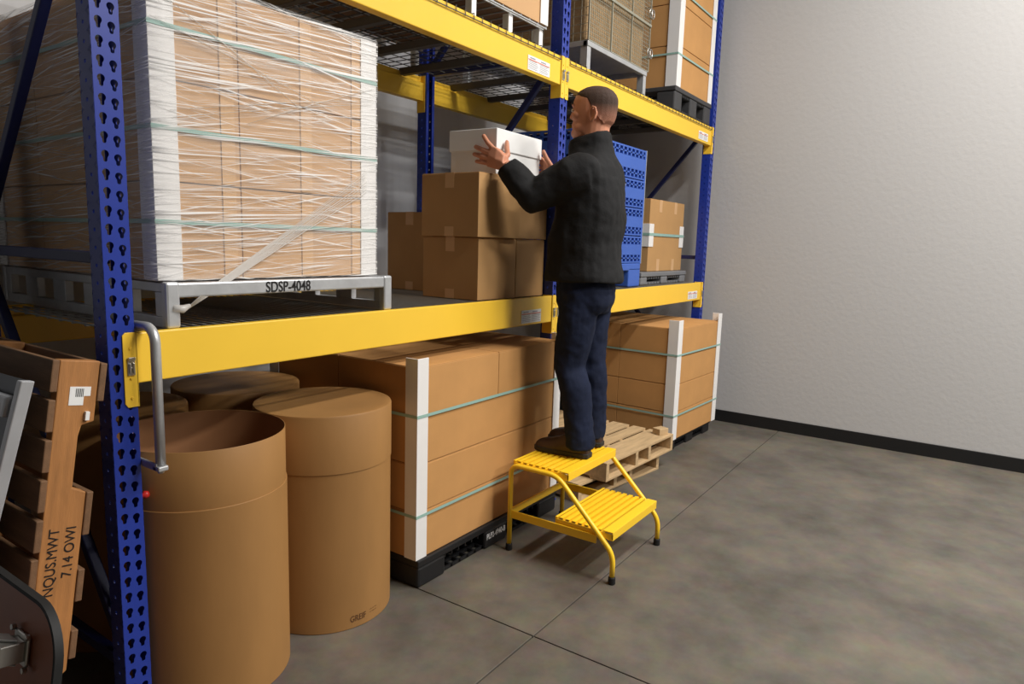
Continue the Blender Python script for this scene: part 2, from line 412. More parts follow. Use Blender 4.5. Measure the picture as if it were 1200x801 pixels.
# wire decks: two to a bay
def deck(xa, xb, zt, upper, label):
    zt0 = zt
    root = empty('wire_deck', ((xa+xb)/2, RD/2, zt-.03), label, 'wire deck', 'wire decks lying on the beams')
    ox, oy, oz = root.location
    zw = (zt+.004 if upper else zt-.006)
    nX = int((xb-xa)/(.0635 if upper else .036)); mb = MB(); r = .0028 if upper else .0040
    yb_ = RD-.045 if not upper else RD-.02
    for k in range(nX+1):
        x = xa+.006+(xb-xa-.012)*k/nX-ox
        if upper:
            pts = [(x, yb_-oy, zw-oz), (x, -.004-oy, zw-oz), (x, -.0045-oy, zw-.028-oz)]
        else: pts = [(x, yb_-oy, zw-oz), (x, .03-oy, zw-oz)]
        mb.tube(pts, r, 4)
    for k in range(11):
        y = .07+(yb_-.1)*k/10-oy
        mb.tube([(xa+.004-ox, y, zw-.005-oz), (xb-.004-ox, y, zw-.005-oz)], r, 4)
    if upper:
        for zz in (.026,): mb.tube([(xa+.004-ox, -.0075-oy, zw-zz-oz), (xb-.004-ox, -.0075-oy, zw-zz-oz)], r, 4)
        mb.tube([(xa+.004-ox, .036-oy, zw-.005-oz), (xb-.004-ox, .036-oy, zw-.005-oz)], r, 4)
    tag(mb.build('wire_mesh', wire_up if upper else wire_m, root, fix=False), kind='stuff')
    for k in range(3):
        x = xa+(xb-xa)*(.16+.34*k)-ox; c = MB()
        # flared U channel, opening upward, cut from three thin strips
        zb0 = zt-.040 if not upper else zt-.036
        for (a0, a1, b0, b1) in ((-.03, zw-.008, -.018, zb0), (.018, zb0, .03, zw-.008)):
            c.prism([(x+a0, .052-oy, a1-oz), (x+b0, .052-oy, b1-oz), (x+b0+.003, .052-oy, b1-oz), (x+a0+.003, .052-oy, a1-oz)], (0, 0, 0), (0, RD-.104, 0))
        c.box(x-.018, x+.02, .052-oy, RD-.052-oy, zb0-oz, zb0+.003-oz)
        c.build('support_channel', chan_m, root)
    return root
nm = {(0, 0): 'left', (0, 1): 'right'}
labs = {
 ('L', 0, 0): 'lower wire deck under the film wrapped carton load', ('L', 0, 1): 'lower wire deck under the stacked brown moving boxes',
 ('L', 1, 0): 'lower wire deck under the blue plastic container', ('L', 1, 1): 'lower wire deck under the grey pallet with tall carton',
 ('U', 0, 0): 'upper wire deck over the film wrapped carton load', ('U', 0, 1): 'upper wire deck over the white box, grid seen from below',
 ('U', 1, 0): 'upper wire deck under the wire mesh container', ('U', 1, 1): 'upper wire deck under the strapped carton load by the end wall'}
for bi, (xa, xb) in enumerate(BX):
    mid = (xa+xb)/2
    for hi, (a, b_) in enumerate(((xa+.012, mid-.004), (mid+.004, xb-.012))):
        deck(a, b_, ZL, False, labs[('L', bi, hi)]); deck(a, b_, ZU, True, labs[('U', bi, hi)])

# ---------------------------------------------------------------- cartons and loads
def carton_mesh(w, d, h, mat, name='carton', seam=True):
    """closed carton: rounded edges, top flap joint cut as a groove"""
    mb = MB(); g_ = .0015; e = .002
    mb.box(0, w, 0, d, 0, h-.004)
    mb.box(e, w-e, e, d/2-g_, h-.004, h); mb.box(e, w-e, d/2+g_, d-e, h-.004, h)
    return mb.mesh(name, mat)
def put(me, name, parent, loc, bev=.004):
    o = bpy.data.objects.new(name, me); COL.objects.link(o); o.parent = parent; o.location = loc
    if bev:
        b = o.modifiers.new('bevel', 'BEVEL'); b.width = bev; b.segments = 2; b.limit_method = 'ANGLE'
    return o
def corner_board(parent, cx, cy, sx, sy, z0, z1, wd=.07, t=.006, mat=None):
    # L profile wrapping the outside corner (cx,cy); sx,sy point inward
    q = [(cx-sx*t, cy-sy*t), (cx+sx*wd, cy-sy*t), (cx+sx*wd, cy), (cx, cy), (cx, cy+sy*wd), (cx-sx*t, cy+sy*wd)]
    mb = MB().prism([(x, y, z0) for x, y in q], (0, 0, z0), (0, 0, z1))
    return mb.build('corner_board', mat or white_board, parent, bevel=.0015)
def strap_ring(parent, x0, x1, y0, y1, z, wd=.0135, t=.0012, o=.007):
    a = [(x0-o, y0-o), (x1+o, y0-o), (x1+o, y1+o), (x0-o, y1+o)]; oo = o+t
    b = [(x0-oo, y0-oo), (x1+oo, y0-oo), (x1+oo, y1+oo), (x0-oo, y1+oo)]
    v = [(x, y, z-wd/2) for x, y in a]+[(x, y, z-wd/2) for x, y in b]+[(x, y, z+wd/2) for x, y in a]+[(x, y, z+wd/2) for x, y in b]
    f = []
    for i in range(4):
        j = (i+1) % 4
        f += [(i, j, 4+j, 4+i), (8+i, 8+j, 12+j, 12+i), (i, j, 8+j, 8+i), (4+i, 4+j, 12+j, 12+i)]
    return MB().add(v, f).build('strap', strap_m, parent)
GRP = {'strapped_carton_load': 'strapped carton loads'}
def load(name, x0, x1, y0, y1, z0, layers, straps, label, cat='load', cb=.07, ext=.03, bot=0., mat=kraft, wrap=False, boards=True, rot=0.):
    root = empty(name, ((x0+x1)/2, (y0+y1)/2, z0), label, cat, GRP.get(name), rz=rot)
    W, D = (x1-x0)/2, (y1-y0)/2; z = 0
    gp = .0015
    for (h, xsplit, ysplit) in layers:
        xx = [-W]+[-W+2*W*s for s in xsplit]+[W]; yy = [-D]+[-D+2*D*s for s in ysplit]+[D]
        for i in range(len(xx)-1):
            for j in range(len(yy)-1):
                me = carton_mesh(xx[i+1]-xx[i]-2*gp, yy[j+1]-yy[j]-2*gp, h-.0035, mat)
                put(me, 'carton', root, (xx[i]+gp, yy[j]+gp, z))
        z += h
    if boards:
        for cx, cy, sx, sy in ((-W, -D, 1, 1), (W, -D, -1, 1), (W, D, -1, -1), (-W, D, 1, -1)):
            corner_board(root, cx, cy, sx, sy, bot, z+ext, cb)
    for s in straps: strap_ring(root, -W, W, -D, D, s-z0)
    return root, W, D, z
# lower middle load
load('strapped_carton_load', 1.222, 2.44, -.085, .93, .135, [(.222, [], [.5]), (.222, [], [.5]), (.222, [], [.5]), (.222, [.5], [.5])], [.34, .80],
     'strapped brown carton load under the beam, behind the yellow step stool', cb=.066, ext=.035)
# lower right load
load('strapped_carton_load', 3.955, 4.835, -.245, .72, .105, [(.216, [], [.5]), (.216, [], [.5]), (.216, [], [.5]), (.216, [], [.5])], [.295, .765],
     'strapped brown carton load on the floor nearest the end wall', cb=.075, ext=.06, rot=math.radians(-2.5))
# upper right load
load('strapped_carton_load', 4.19, 4.985, .02, 1.0, 2.785, [(.30, [], [.5]), (.30, [], [.5]), (.30, [], [.5])], [3.02, 3.46],
     'strapped brown carton load on the top level by the end wall', cb=.085, ext=.02)
# upper left load (only its lower edge shows)
load('carton_load', 1.30, 2.345, .03, 1.0, 2.729, [(.32, [.5], [.5]), (.32, [.5], [.5]), (.3, [.5], [.5])], [3.3],
     'brown carton load with white edge board on the top level, left of the middle upright', cb=.07, mat=kraft_pale, bot=0)

# black plastic pallets
def plastic_pallet(x0, x1, y0, y1, z0, h, mat, label, cols=3, txt=None, rot=0., foot=.2):
    root = empty('plastic_pallet', ((x0+x1)/2, (y0+y1)/2, z0), label, 'pallet', 'plastic pallets under the loads', rz=rot)
    W, D = (x1-x0)/2, (y1-y0)/2
    mb = MB().box(-W, W, -D, D, h-.035, h)
    mb.build('deck', mat, root, bevel=.006)
    fx = [-W, -foot/2, W-foot]; fy = [-D, -foot/2, D-foot]
    for i in range(3):
        for j in range(3):
            MB().box(fx[i]+.004, fx[i]+foot-.004, fy[j]+.004, fy[j]+foot-.004, .0, h-.035).build('foot_block', mat, root, bevel=.012)
    for j in range(3):      # bottom runners with slots
        ya, yb = fy[j]+.02, fy[j]+foot-.02
        for k in range(2):
            r = MB()
            xa, xb = fx[k]+foot, fx[k+1]
            n = 5
            for q in range(4): yq = ya+(yb-ya)*q/3; r.box(xa-.01, xb+.01, max(ya, yq-.008), min(yb, yq+.008), .004, .02)
            for q in range(n+1): xq = xa+(xb-xa)*q/n; r.box(xq-.006, xq+.006, ya, yb, .004, .019)
            r.build('runner', mat, root)
    for k in range(2):
        xa, xb = fx[k]+foot, fx[k+1]
        for q in range(7): xq = xa+(xb-xa)*q/6; MB().box(xq-.004, xq+.004, -D+.01, D-.01, h-.055, h-.034).build('underside_rib', mat, root)
    if txt: lettering(txt, .042, whiteink, root, (-.085, -D+.003, .05), (1, 0, 0), (0, 0, 1), sx=.75, bold=.001)
    return root
plastic_pallet(1.222, 2.44, -.10, .93, 0, .134, blackpl, 'black plastic pallet with white stencil under the middle floor load', txt='PLP2-4840-B')
plastic_pallet(3.97, 4.83, -.215, .70, 0, .104, blackpl, 'black plastic pallet under the floor load nearest the end wall', foot=.15, rot=math.radians(-2.5))
plastic_pallet(4.17, 4.995, .01, 1.02, 2.6085, .175, M('dark_grey_plastic', (62, 62, 64), .5, var=.08), 'dark grey plastic pallet on the top level by the end wall', foot=.16)
plastic_pallet(4.03, 5.00, .14, .98, ZL-.003, .10, greypl, 'grey plastic pallet holding the tall carton', foot=.13)

# ---------------------------------------------------------------- film wrapped load on the steel pallet
wr, W_, D_, H_ = load('wrapped_carton_load', .183, 1.098, .055, 1.262, 1.418, [(.308, [.325], [.33, .66])]*3, [1.60, 1.885, 2.185],
     'tall carton load wrapped in clear stretch film on the steel pallet', cb=.077, ext=.0, bot=0., mat=kraft_pale)
# tape bands on the front cartons
for zc in range(3):
    for xx in (-.205+.0, .115, .36):
        o = MB().box(xx-.025, xx+.025, -D_-.0016, -D_-.0004, zc*.308+.004, zc*.308+.303).build('tape', tape_m, wr)
fm = MB()
rows = []
NS = 60
def rim(o, z):
    w_, d_ = W_+.0075+o, D_+.0075+o; pts = []
    for (ax, ay), (bx_, by_) in (((-w_, -d_), (w_, -d_)), ((w_, -d_), (w_, d_)), ((w_, d_), (-w_, d_)), ((-w_, d_), (-w_, -d_))):
        for k in range(14):
            t = k/14; pts.append((ax+(bx_-ax)*t, ay+(by_-ay)*t, z))
    return pts
for i in range(25): rows.append(rim(.0018+.001*math.sin(i*1.7), -.002+(H_+.01)*i/24))
fm.ring(rows, caps=False)
fo = fm.build('stretch_film', film, wr, smooth=True, fix=False)
film_w = M('bunched_film', (236, 232, 226), .25, spec=.7)
film_w.node_tree.nodes['Principled BSDF'].inputs['Alpha'].default_value = .55
tw = MB()
a0 = Vector((-.385, -D_-.036, -.085)); a1 = Vector((.405, -D_-.0135, .375))
for k in range(15):    # twisted tail of film running from the pallet leg up across the front
    o1 = (k-7)*.0011; o2 = (k-7)*.0062+random.uniform(-.004, .004)
    pts = [a0+Vector((o1, 0, o1)), a0.lerp(a1, .10)+Vector((0, .006, o1*1.5)), a0.lerp(a1, .30)+Vector((0, .008, o1*2.2)), a0.lerp(a1, .6)+Vector((0, .004, o2*.55)), a1+Vector((0, 0, o2))]
    tw.tube(pts, [.0022, .0014, .0012, .0010, .0007], 5)
MB().tube([a0+Vector((-.05, .0, .0)), a0+Vector((-.02, -.004, -.004)), a0+Vector((.004, -.002, .006))], [.010, .013, .006], 8).build('film_knot', film_w, wr, smooth=True)
for (xa, za, xb, zb) in ((-W_+.05, .52, W_-.02, .70), (-W_+.06, .50, W_-.02, .685), (-W_+.02, .86, W_*.2, .60), (-W_*.3, .52, W_-.01, .745), (-W_+.1, .10, W_, .22), (-W_, .78, W_*.5, .62)):
    tw.tube([(xa, -D_-.0125, za), ((xa+xb)/2, -D_-.0135, (za+zb)/2+.006), (xb, -D_-.0125, zb)], [.0008, .0016, .0008], 4)
tag(tw.build('film_strand', film_w, wr, smooth=True), kind='stuff')
# steel pallet SDSP-4048
sp = empty('steel_pallet', (.675, .64, ZL), 'galvanised steel pallet stencilled SDSP-4048 under the film wrapped load', 'pallet')
PX0, PX1, PY0, PY1 = .188-.675, 1.163-.675, .022-.64, 1.262-.64
mb = MB()
for y in (PY0, PY1-.05): MB().box(PX0+.035, PX1-.035, y, y+.05, .095, .142).build('end_rail', galv, sp, bevel=.006)
for x in (PX0, PX1-.03):
    rail = MB(); y0, y1 = PY0+.02, PY1-.02
    rail.box(x, x+.03, y0, y1, .112, .142); rail.box(x, x+.03, y0, y1, .0, .035)
    n = 5
    for k in range(n+1): yk = y0+(y1-y0)*k/n; rail.box(x, x+.03, max(y0, yk-.05), min(y1, yk+.05), .034, .113)
    rail.build('side_rail', galv, sp, bevel=.003)
for x in (PX0-.004, PX1-.040):
    for y in (PY0-.004, PY1-.03):
        MB().box(x, x+.046, y, y+.034, 0, .145).build('leg', galv, sp, bevel=.008)
for k in range(7): yk = PY0+.1+(PY1-PY0-.2)*k/6; MB().box(PX0+.031, PX1-.031, yk-.045, yk+.045, .126, .141).build('deck_slat', galv, sp, bevel=.003)
lettering('SDSP-4048', .053, darkink, sp, (-.130, PY0-.0012, .100), (1, 0, 0), (0, 0, 1), sx=.82, bold=.0007)
# galvanised guard bar bolted beside the left upright
gb = empty('guard_bar', (.085, .03, .9), 'bent galvanised guard bar hooked over the left end of the lower beam', 'guard bar')
xg = .092
pts = [(xg, .115, 1.286), (xg, -.035, 1.290)]+arc((xg, -.035, 1.245), (0, -1, 0), (0, 0, 1), .045, math.pi/2, 0, 6)[1:]+[(xg, -.08, .875)]
pts = [(p[0]-.085, p[1]-.03, p[2]-.9) for p in pts]
MB().tube(pts, .0145, 12).build('bar', galv, gb, smooth=True)
mb = MB().box(-.010, -.001, -.085-.03, .03-.03, -.042, -.018); mb.box(-.010, .022, -.128, -.092, -.042, -.026)
mb.build('foot_bracket', galv, gb, bevel=.004)
MB().tube([(xg-.085, -.11, -.05), (xg-.085, -.11, -.012)], .009, 6).build('bolt', chrome, gb)

# ---------------------------------------------------------------- brown boxes on the shelf
def moving_box(name, x0, y0, z0, w, d, h, label, rz=0., tape=(True, True), mat=kraft_t):
    root = empty(name, (x0+w/2, y0+d/2, z0), label, 'box', 'brown moving boxes on the lower shelf', rz)
    me = carton_mesh(w, d, h, mat, 'body'); put(me, 'body', root, (-w/2, -d/2, 0), .005)
    yc = 0
    t = MB()
    t.box(-w/2-.001, w/2+.001, yc-.03, yc+.03, h, h+.001)
    t.box(-w/2-.0012, -w/2-.0002, yc-.03, yc+.03, h-.075, h+.001)
    t.box(w/2+.0002, w/2+.0012, yc-.03, yc+.03, h-.075, h+.001)
    t.build('tape', tape_m, root)
    t = MB(); t.box(-w/2-.0012, -w/2-.0002, yc-.03, yc+.03, 0, .05); t.build('tape', tape_m, root)
    return root
z1 = ZL; hB = .320
moving_box('moving_box', 1.828, .062, z1, .338, .372, hB, 'brown taped box, lower left of the four at the shelf edge')
moving_box('moving_box', 2.170, .062, z1, .285, .372, hB, 'brown box beside the man, lower right of the four at the shelf edge')
moving_box('moving_box', 1.802, .040, z1+hB+.002, .352, .385, hB, 'brown taped box, upper left of the four, under the white box', rz=math.radians(-1.5))
moving_box('moving_box', 2.168, .050, z1+hB+.002, .285, .372, hB, 'brown box behind the man\'s elbow, upper right of the four')
moving_box('moving_box', 2.09, .60, z1, .34, .36, .46, 'single brown box standing deepest on the shelf, behind the four stacked boxes')
# white lidded box held by the man
wb = empty('lidded_box', (2.152, .20, 1.914), 'white cardboard box with a lid held by the man', 'box', rz=math.radians(2))
MB().box(-.218, .218, -.145, .145, 0, .215).build('body', white_paper, wb, bevel=.003)
lid = MB().box(-.226, .226, -.152, .152, .118, .226)
lid.build('lid', white_paper, wb, bevel=.004)

# ---------------------------------------------------------------- blue plastic container
bc = empty('bulk_container', (3.355, .62, ZL), 'tall blue vented plastic bulk container behind the man', 'container')
CX0, CX1, CY0, CY1 = 2.80-3.355, 3.91-3.355, .10-.62, 1.06-.62
body = MB().box(CX0+.02, CX1-.02, CY0+.02, CY1-.02, .16, .985)
body.build('body', blue_dk, bc, bevel=.004)
base = MB()
for (a, b_) in ((CX0, CX0+.2), (-.1, .1), (CX1-.2, CX1)):
    base.box(a, b_, CY0, CY1, 0, .14)
base.box(CX0, CX1, CY0, CY1, .12, .175)
base.build('base', blue_pl, bc, bevel=.008)
tiers = [(.178, .372), (.380, .575), (.583, .778), (.786, 1.0)]
def vent_panel(z0, z1, face):
    mb = MB(); t = .022
    L = (CX1-CX0) if face == 'y' else (CY1-CY0)
    n = 17
    def bar(u0, u1, za, zb, tt=t):
        if face == 'y': mb.box(CX0+u0, CX0+u1, CY0, CY0+tt, za, zb)
        else: mb.box(CX0, CX0+tt, CY0+u0, CY0+u1, za, zb)
    hh = z1-z0; v = hh*.30
    bar(0, L, z0, z0+.010); bar(0, L, z1-.012, z1); bar(0, L, z0+v, z1-v)
    for (za, zb) in ((z0+.009, z0+v+.001), (z1-v-.001, z1-.011)):
        zm = (za+zb)/2; bar(0, L, zm-.005, zm+.005, t*.8)
        for k in range(n+1):
            u = L*k/n; bar(max(0, u-.011), min(L, u+.011), za, zb, t*.9)
    return mb.build('vent_panel', blue_pl, bc)
for a, b_ in tiers:
    vent_panel(a, b_, 'y'); vent_panel(a, b_, 'x')
for x, y in ((CX0, CY0), (CX1-.02, CY0), (CX0, CY1-.02), (CX1-.02, CY1-.02)): MB().box(x-.001, x+.021, y-.001, y+.021, .17, 1.002).build('corner_post', blue_pl, bc, bevel=.004)
tape_silver = M('silver_edge_film', (190, 194, 198), .3, metal=.3, var=.2, vscale=30)
MB().box(CX1-.004, CX1+.003, CY0-.003, CY0+.05, .17, 1.004).build('edge_film', tape_silver, bc, bevel=.001)
# tall carton with a strap and white pads
tc_ = empty('tall_carton', (4.665, .42, ZL+.1), 'tall brown carton with white strap pads on the grey pallet', 'box')
W, D, H = .375, .21, .585
me = carton_mesh(2*W, 2*D, H, kraft_t, 'body'); put(me, 'body', tc_, (-W, -D, 0), .005)
for sx in (-1, 1):
    corner_board(tc_, sx*W, -D, -sx, 1, .20, .385, .085); corner_board(tc_, sx*W, D, -sx, -1, .20, .385, .085)
strap_ring(tc_, -W, W, -D, D, .30, wd=.022)
for xx in (-.16, .17):
    for (za, zb) in ((.0, .1), (H-.1, H)): MB().box(xx-.03, xx+.03, -D-.0012, -D-.0002, za, zb).build('tape', tape_m, tc_)

# ---------------------------------------------------------------- fibre drums
def drum(x, y, lidded, label, H=.892, R=.280, seamz=.66):
    root = empty('fibre_drum', (x, y, 0), label, 'drum', 'fibre drums under the lower beam')
    if lidded:
        MB().lathe([(0, 0), (R-.006, 0), (R-.003, .003), (R-.003, H-.02), (0, H-.02)], seg=72).build('body', drumk, root, auto=True)
        MB().lathe([(R-.0028, seamz), (R, seamz), (R, H-.008), (R-.003, H-.002), (R-.012, H), (R-.03, H-.002), (0, H-.002)], seg=72).build('lid', drumk, root, auto=True)
    else:
        MB().lathe([(0, 0), (R-.003, 0), (R, .003), (R, seamz-.001), (R-.001, seamz), (R-.0045, seamz)], seg=72).build('body', drumk, root, auto=True)
        MB().lathe([(R-.0045, seamz-.02), (R-.0035, seamz), (R-.0035, H-.001), (R-.0042, H), (R-.0055, H), (R-.006, H-.001)], seg=72).build('sleeve', drumk, root, auto=True)
        MB().lathe([(R-.006, H-.001), (R-.006, .012), (0, .012)], seg=72).build('inner_wall', drum_in, root, auto=True)
    return root
drum(.354, .133, False, 'open topped brown fibre drum nearest the left upright', seamz=.70)
d2 = drum(.914, .161, True, 'lidded brown fibre drum beside the middle carton load')
drum(.33, .735, True, 'lidded brown fibre drum behind the open topped drum', H=.88)
drum(.915, .77, True, 'lidded brown fibre drum at the back, behind the other lidded drum', H=.885)
# stamp wrapped round the drum foot
def drum_stamp(txt, size, a0, z, sx, mat=brownink, R=.2774):
    o = lettering(txt, size, mat, d2, (0, 0, 0), (1, 0, 0), (0, 1, 0), 'stamp', sx)
    me = o.data
    for v in me.vertices:
        a = a0+v.co.x/R; rr = R+.0006+v.co.z
        v.co = Vector((rr*math.cos(a), rr*math.sin(a), z+v.co.y))
drum_stamp('GREIF', .036, math.radians(-110), .030, .8)
drum_stamp('--- -- ---', .016, math.radians(-91), .050, .8); drum_stamp('-- ---- --', .016, math.radians(-91), .038, .8)
# small red cap seen by the left upright
rk = empty('red_cap', (.10, -.028, .76), 'small red plastic cap on the inner side of the left upright', 'cap')
MB().tube([(-.027, .04, 0), (-.018, .04, 0), (-.014, .04, 0), (-.003, .04, 0)], [.008, .008, .013, .010], 14).build('cap', redpl, rk, smooth=True)

# ---------------------------------------------------------------- wooden pallets on the floor
def wood_pallet(loc, rz, w, d, label, mat, tilt=(0, 0), h=.12, strx=(0, .42, .62, 1)):
    root = empty('wooden_pallet', loc, label, 'pallet', 'wooden pallets on the floor', rz)
    if tilt != (0, 0): root.rotation_euler = (tilt[0], tilt[1], rz)
    sw = .035; t = .016
    for s in strx:
        x = s*(w-sw); MB().box(x, x+sw, .0, d, t, h-t).build('stringer', mat, root, bevel=.002)
    ws = [.19, .10, .14, .14, .12, .16]; tot = sum(ws); gap = (d-tot)/(len(ws)-1); y = 0
    for k, b_ in enumerate(ws):
        o = MB().box(0+random.uniform(-.004, .004), w+random.uniform(-.004, .004), y, y+b_, h-t, h).build('deck_board', mat, root, bevel=.002); y += b_+gap
    for k, (y, b_) in enumerate(((0, .12), (.26*d, .1), (.62*d, .1), (d-.12, .12))):
        MB().box(0, w, y, y+b_, 0, t).build('bottom_board', mat, root, bevel=.002)
    return root
wood_pallet((2.735, -.275, .122), math.radians(-4.0), .93, 1.02, 'pale wooden pallet lying on top of another, beside the yellow stool', wood_new)
wood_pallet((2.60, -.16, 0), math.radians(-8), .95, .98, 'pale wooden pallet at the bottom of the pair, set at an angle', wood_new)
MB_b = MB().box(-.045, .045, -.035, .035, 0, .045).build('wood_block', wood_new, None, bevel=.003, loc=(3.60, -.265, .242))
MB_b.rotation_euler = (0, 0, math.radians(-20)); tag(MB_b, 'small pale wood block on the corner of the upper pallet', 'block')

# ---------------------------------------------------------------- leaning things at the left
lp = empty('leaning_pallet', (-.362, -.10, .0), 'worn wooden pallet stood on end, leaning on the left upright', 'pallet')
lean = math.atan2(.078, .495)
lp.rotation_euler = (0, lean, 0)
LH, LD = 1.245, 1.0      # local z: up along stringers, x: thickness, y: back
sw = .037; st0, st1 = 0.0, .099
def notched(y):
    mb = MB(); pr = [(st0, 0), (st1, 0), (st1, .14), (st1-.034, .17), (st1-.034, .36), (st1, .39), (st1, .60), (st1, .72)]
    pr = [(st0, .0), (st1, .0), (st1, .17), (st1-.036, .20), (st1-.036, .36), (st1, .39), (st1, .885), (st1-.036, .90), (st1-.036, 1.04), (st1-.03, 1.07), (st1, 1.08), (st1, LH), (st0, LH)]
    mb.prism([(x, y, z) for x, z in pr], (0, 0, 0), (0, sw, 0))
    return mb.build('stringer', wood_old, lp, bevel=.003)
s0 = notched(0); notched(LD/2-sw/2); notched(LD-sw)
zz = 0
for k in range(12):
    h_ = .085
    z0 = k*(LH-.085)/11
    MB().box(-.018, 0, -.004+random.uniform(-.006, .004), LD, z0, z0+h_).build('deck_board', wood_dk, lp, bevel=.003)
for z0, z9 in ((.02, .11), (.42, .50), (.58, .67), (.765, .885), (1.135, 1.24)):
    MB().box(st1, st1+.018, -.004, LD, z0, z9).build('bottom_board', wood_dk, lp, bevel=.003)
MB().box(.03, .066, -.0012, 0, 1.125, 1.175).build('torn_sticker', white_paper, s0)
MB().box(.066, .082, -.0012, 0, 1.15, 1.175).build('torn_sticker', white_paper, s0)
mb = MB()
for k in range(6): mb.box(.045+k*.0035, .0465+k*.0035, -.0018, -.001, 1.148, 1.170)
mb.build('barcode', darkink, s0)
MB().box(.072, .082, -.010, 0, 1.085, 1.108).build('paper_scrap', white_paper, s0)
lettering('NQUS.MWT', .036, darkink, s0, (.042, -.001, .61), (0, 0, 1), (-1, 0, 0), 'stencil', .95)
lettering('7.14 OWI', .036, darkink, s0, (.083, -.001, .655), (0, 0, 1), (-1, 0, 0), 'stencil', .95)
lettering('F S', .030, brownink, s0, (.046, -.001, .545), (0, 0, 1), (-1, 0, 0), 'stencil', .8)
# aluminium panel of a folded truck
al = empty('aluminium_panel', (-.45, .12, .0), 'aluminium panel with a silver corner bracket, leaning in front of the worn pallet', 'panel')
alo = Vector((-.45, .12, 0)); eT = Vector((-.263, -.176, 1.197)); eD = Vector((-.054, .105, -.345)).normalized(); eY = Vector((0, 1, -.02)).normalized(); eN = eD.cross(eY).normalized()
if eN.x > 0: eN = -eN
def quadbox(t0, t1, u0, u1, n0, n1, name, mat, bev=.0):
    f = lambda t, u, n_: eT+eD*t+eY*u+eN*n_-alo
    v = [f(t, u, n_) for n_ in (n0, n1) for t, u in ((t0, u0), (t1, u0), (t1, u1), (t0, u1))]
    return MB().add(v, [(0, 1, 2, 3), (4, 5, 6, 7), (0, 1, 5, 4), (1, 2, 6, 5), (2, 3, 7, 6), (3, 0, 4, 7)]).build(name, mat, al, bevel=bev)
quadbox(0, 1.24, .02, .62, 0, .004, 'sheet', pan_m)
quadbox(-.002, 1.245, -.004, .022, -.004, .026, 'edge_trim', alu, .003)
quadbox(.045, .105, .045, .30, .004, .03, 'bracket', alu, .008)
# dolly on its side
dl = empty('furniture_dolly', (-.585, -.60, .0), 'plywood dolly with black rubber edge and caster, stood on its side at the lower left', 'dolly')
dl.rotation_euler = (0, math.atan(.156), 0)
def rounded(y0, y1, z0, z1, r, n=8):
    p = []
    for cy, cz, t0 in ((y1-r, z1-r, 0), (y0+r, z1-r, 90), (y0+r, z0+r, 180), (y1-r, z0+r, 270)):
        p += [(cy+r*math.cos(math.radians(t0+90*k/n)), cz+r*math.sin(math.radians(t0+90*k/n))) for k in range(n+1)]
    return p
DY0, DY1, DZ0, DZ1 = -.137, .40, .0, .878
MB().prism([(0, y, z) for y, z in rounded(DY0+.007, DY1-.007, DZ0+.007, DZ1-.007, .085)], (0, 0, 0), (.010, 0, 0)).build('deck', ply, dl, bevel=.002)
ro = rounded(DY0, DY1, DZ0, DZ1, .095); ri = rounded(DY0+.008, DY1-.008, DZ0+.008, DZ1-.008, .087)
n = len(ro); v = [(-.002, y, z) for y, z in ro]+[(-.002, y, z) for y, z in ri]+[(.013, y, z) for y, z in ro]+[(.013, y, z) for y, z in ri]; f = []
for i in range(n):
    j = (i+1) % n; f += [(i, j, n+j, n+i), (2*n+i, 2*n+j, 3*n+j, 3*n+i), (i, j, 2*n+j, 2*n+i), (n+i, n+j, 3*n+j, 3*n+i)]
MB().add(v, f).build('rubber_edge', rubber, dl, auto=True)
yc, zc = -.005, .775
cs = MB().tube([(-.002, yc, zc), (-.008, yc, zc)], .042, 4).build('caster_plate', chrome, dl, bevel=.002)
fk = MB(); fk.box(-.05, -.008, yc-.022, yc+.022, zc-.02, zc+.02)
for s_ in (-1, 1): fk.prism([(-.02, yc-.022, zc+s_*.021), (-.02, yc+.022, zc+s_*.021), (-.055, yc+.06, zc+s_*.021), (-.075, yc+.04, zc+s_*.021)], (0, 0, 0), (0, 0, s_*.004))
fk.build('fork', chrome, dl, bevel=.004)
wl = MB().tube([(-.062, yc+.045, zc-.017), (-.062, yc+.045, zc-.013), (-.062, yc+.045, zc+.013), (-.062, yc+.045, zc+.017)], [.030, .036, .036, .030], 24)
wl.build('wheel', rubber, dl, smooth=False)
MB().tube([(-.062, yc+.045, zc-.03), (-.062, yc+.045, zc+.03)], .008, 6).build('axle_bolt', chrome, dl)
for a, b_ in ((-.03, -.03), (.03, -.03), (-.03, .03), (.03, .03)): MB().tube([(-.006, yc+a*1.05, zc+b_*1.05), (-.014, yc+a*1.05, zc+b_*1.05)], .006, 6).build('bolt', chrome, dl)

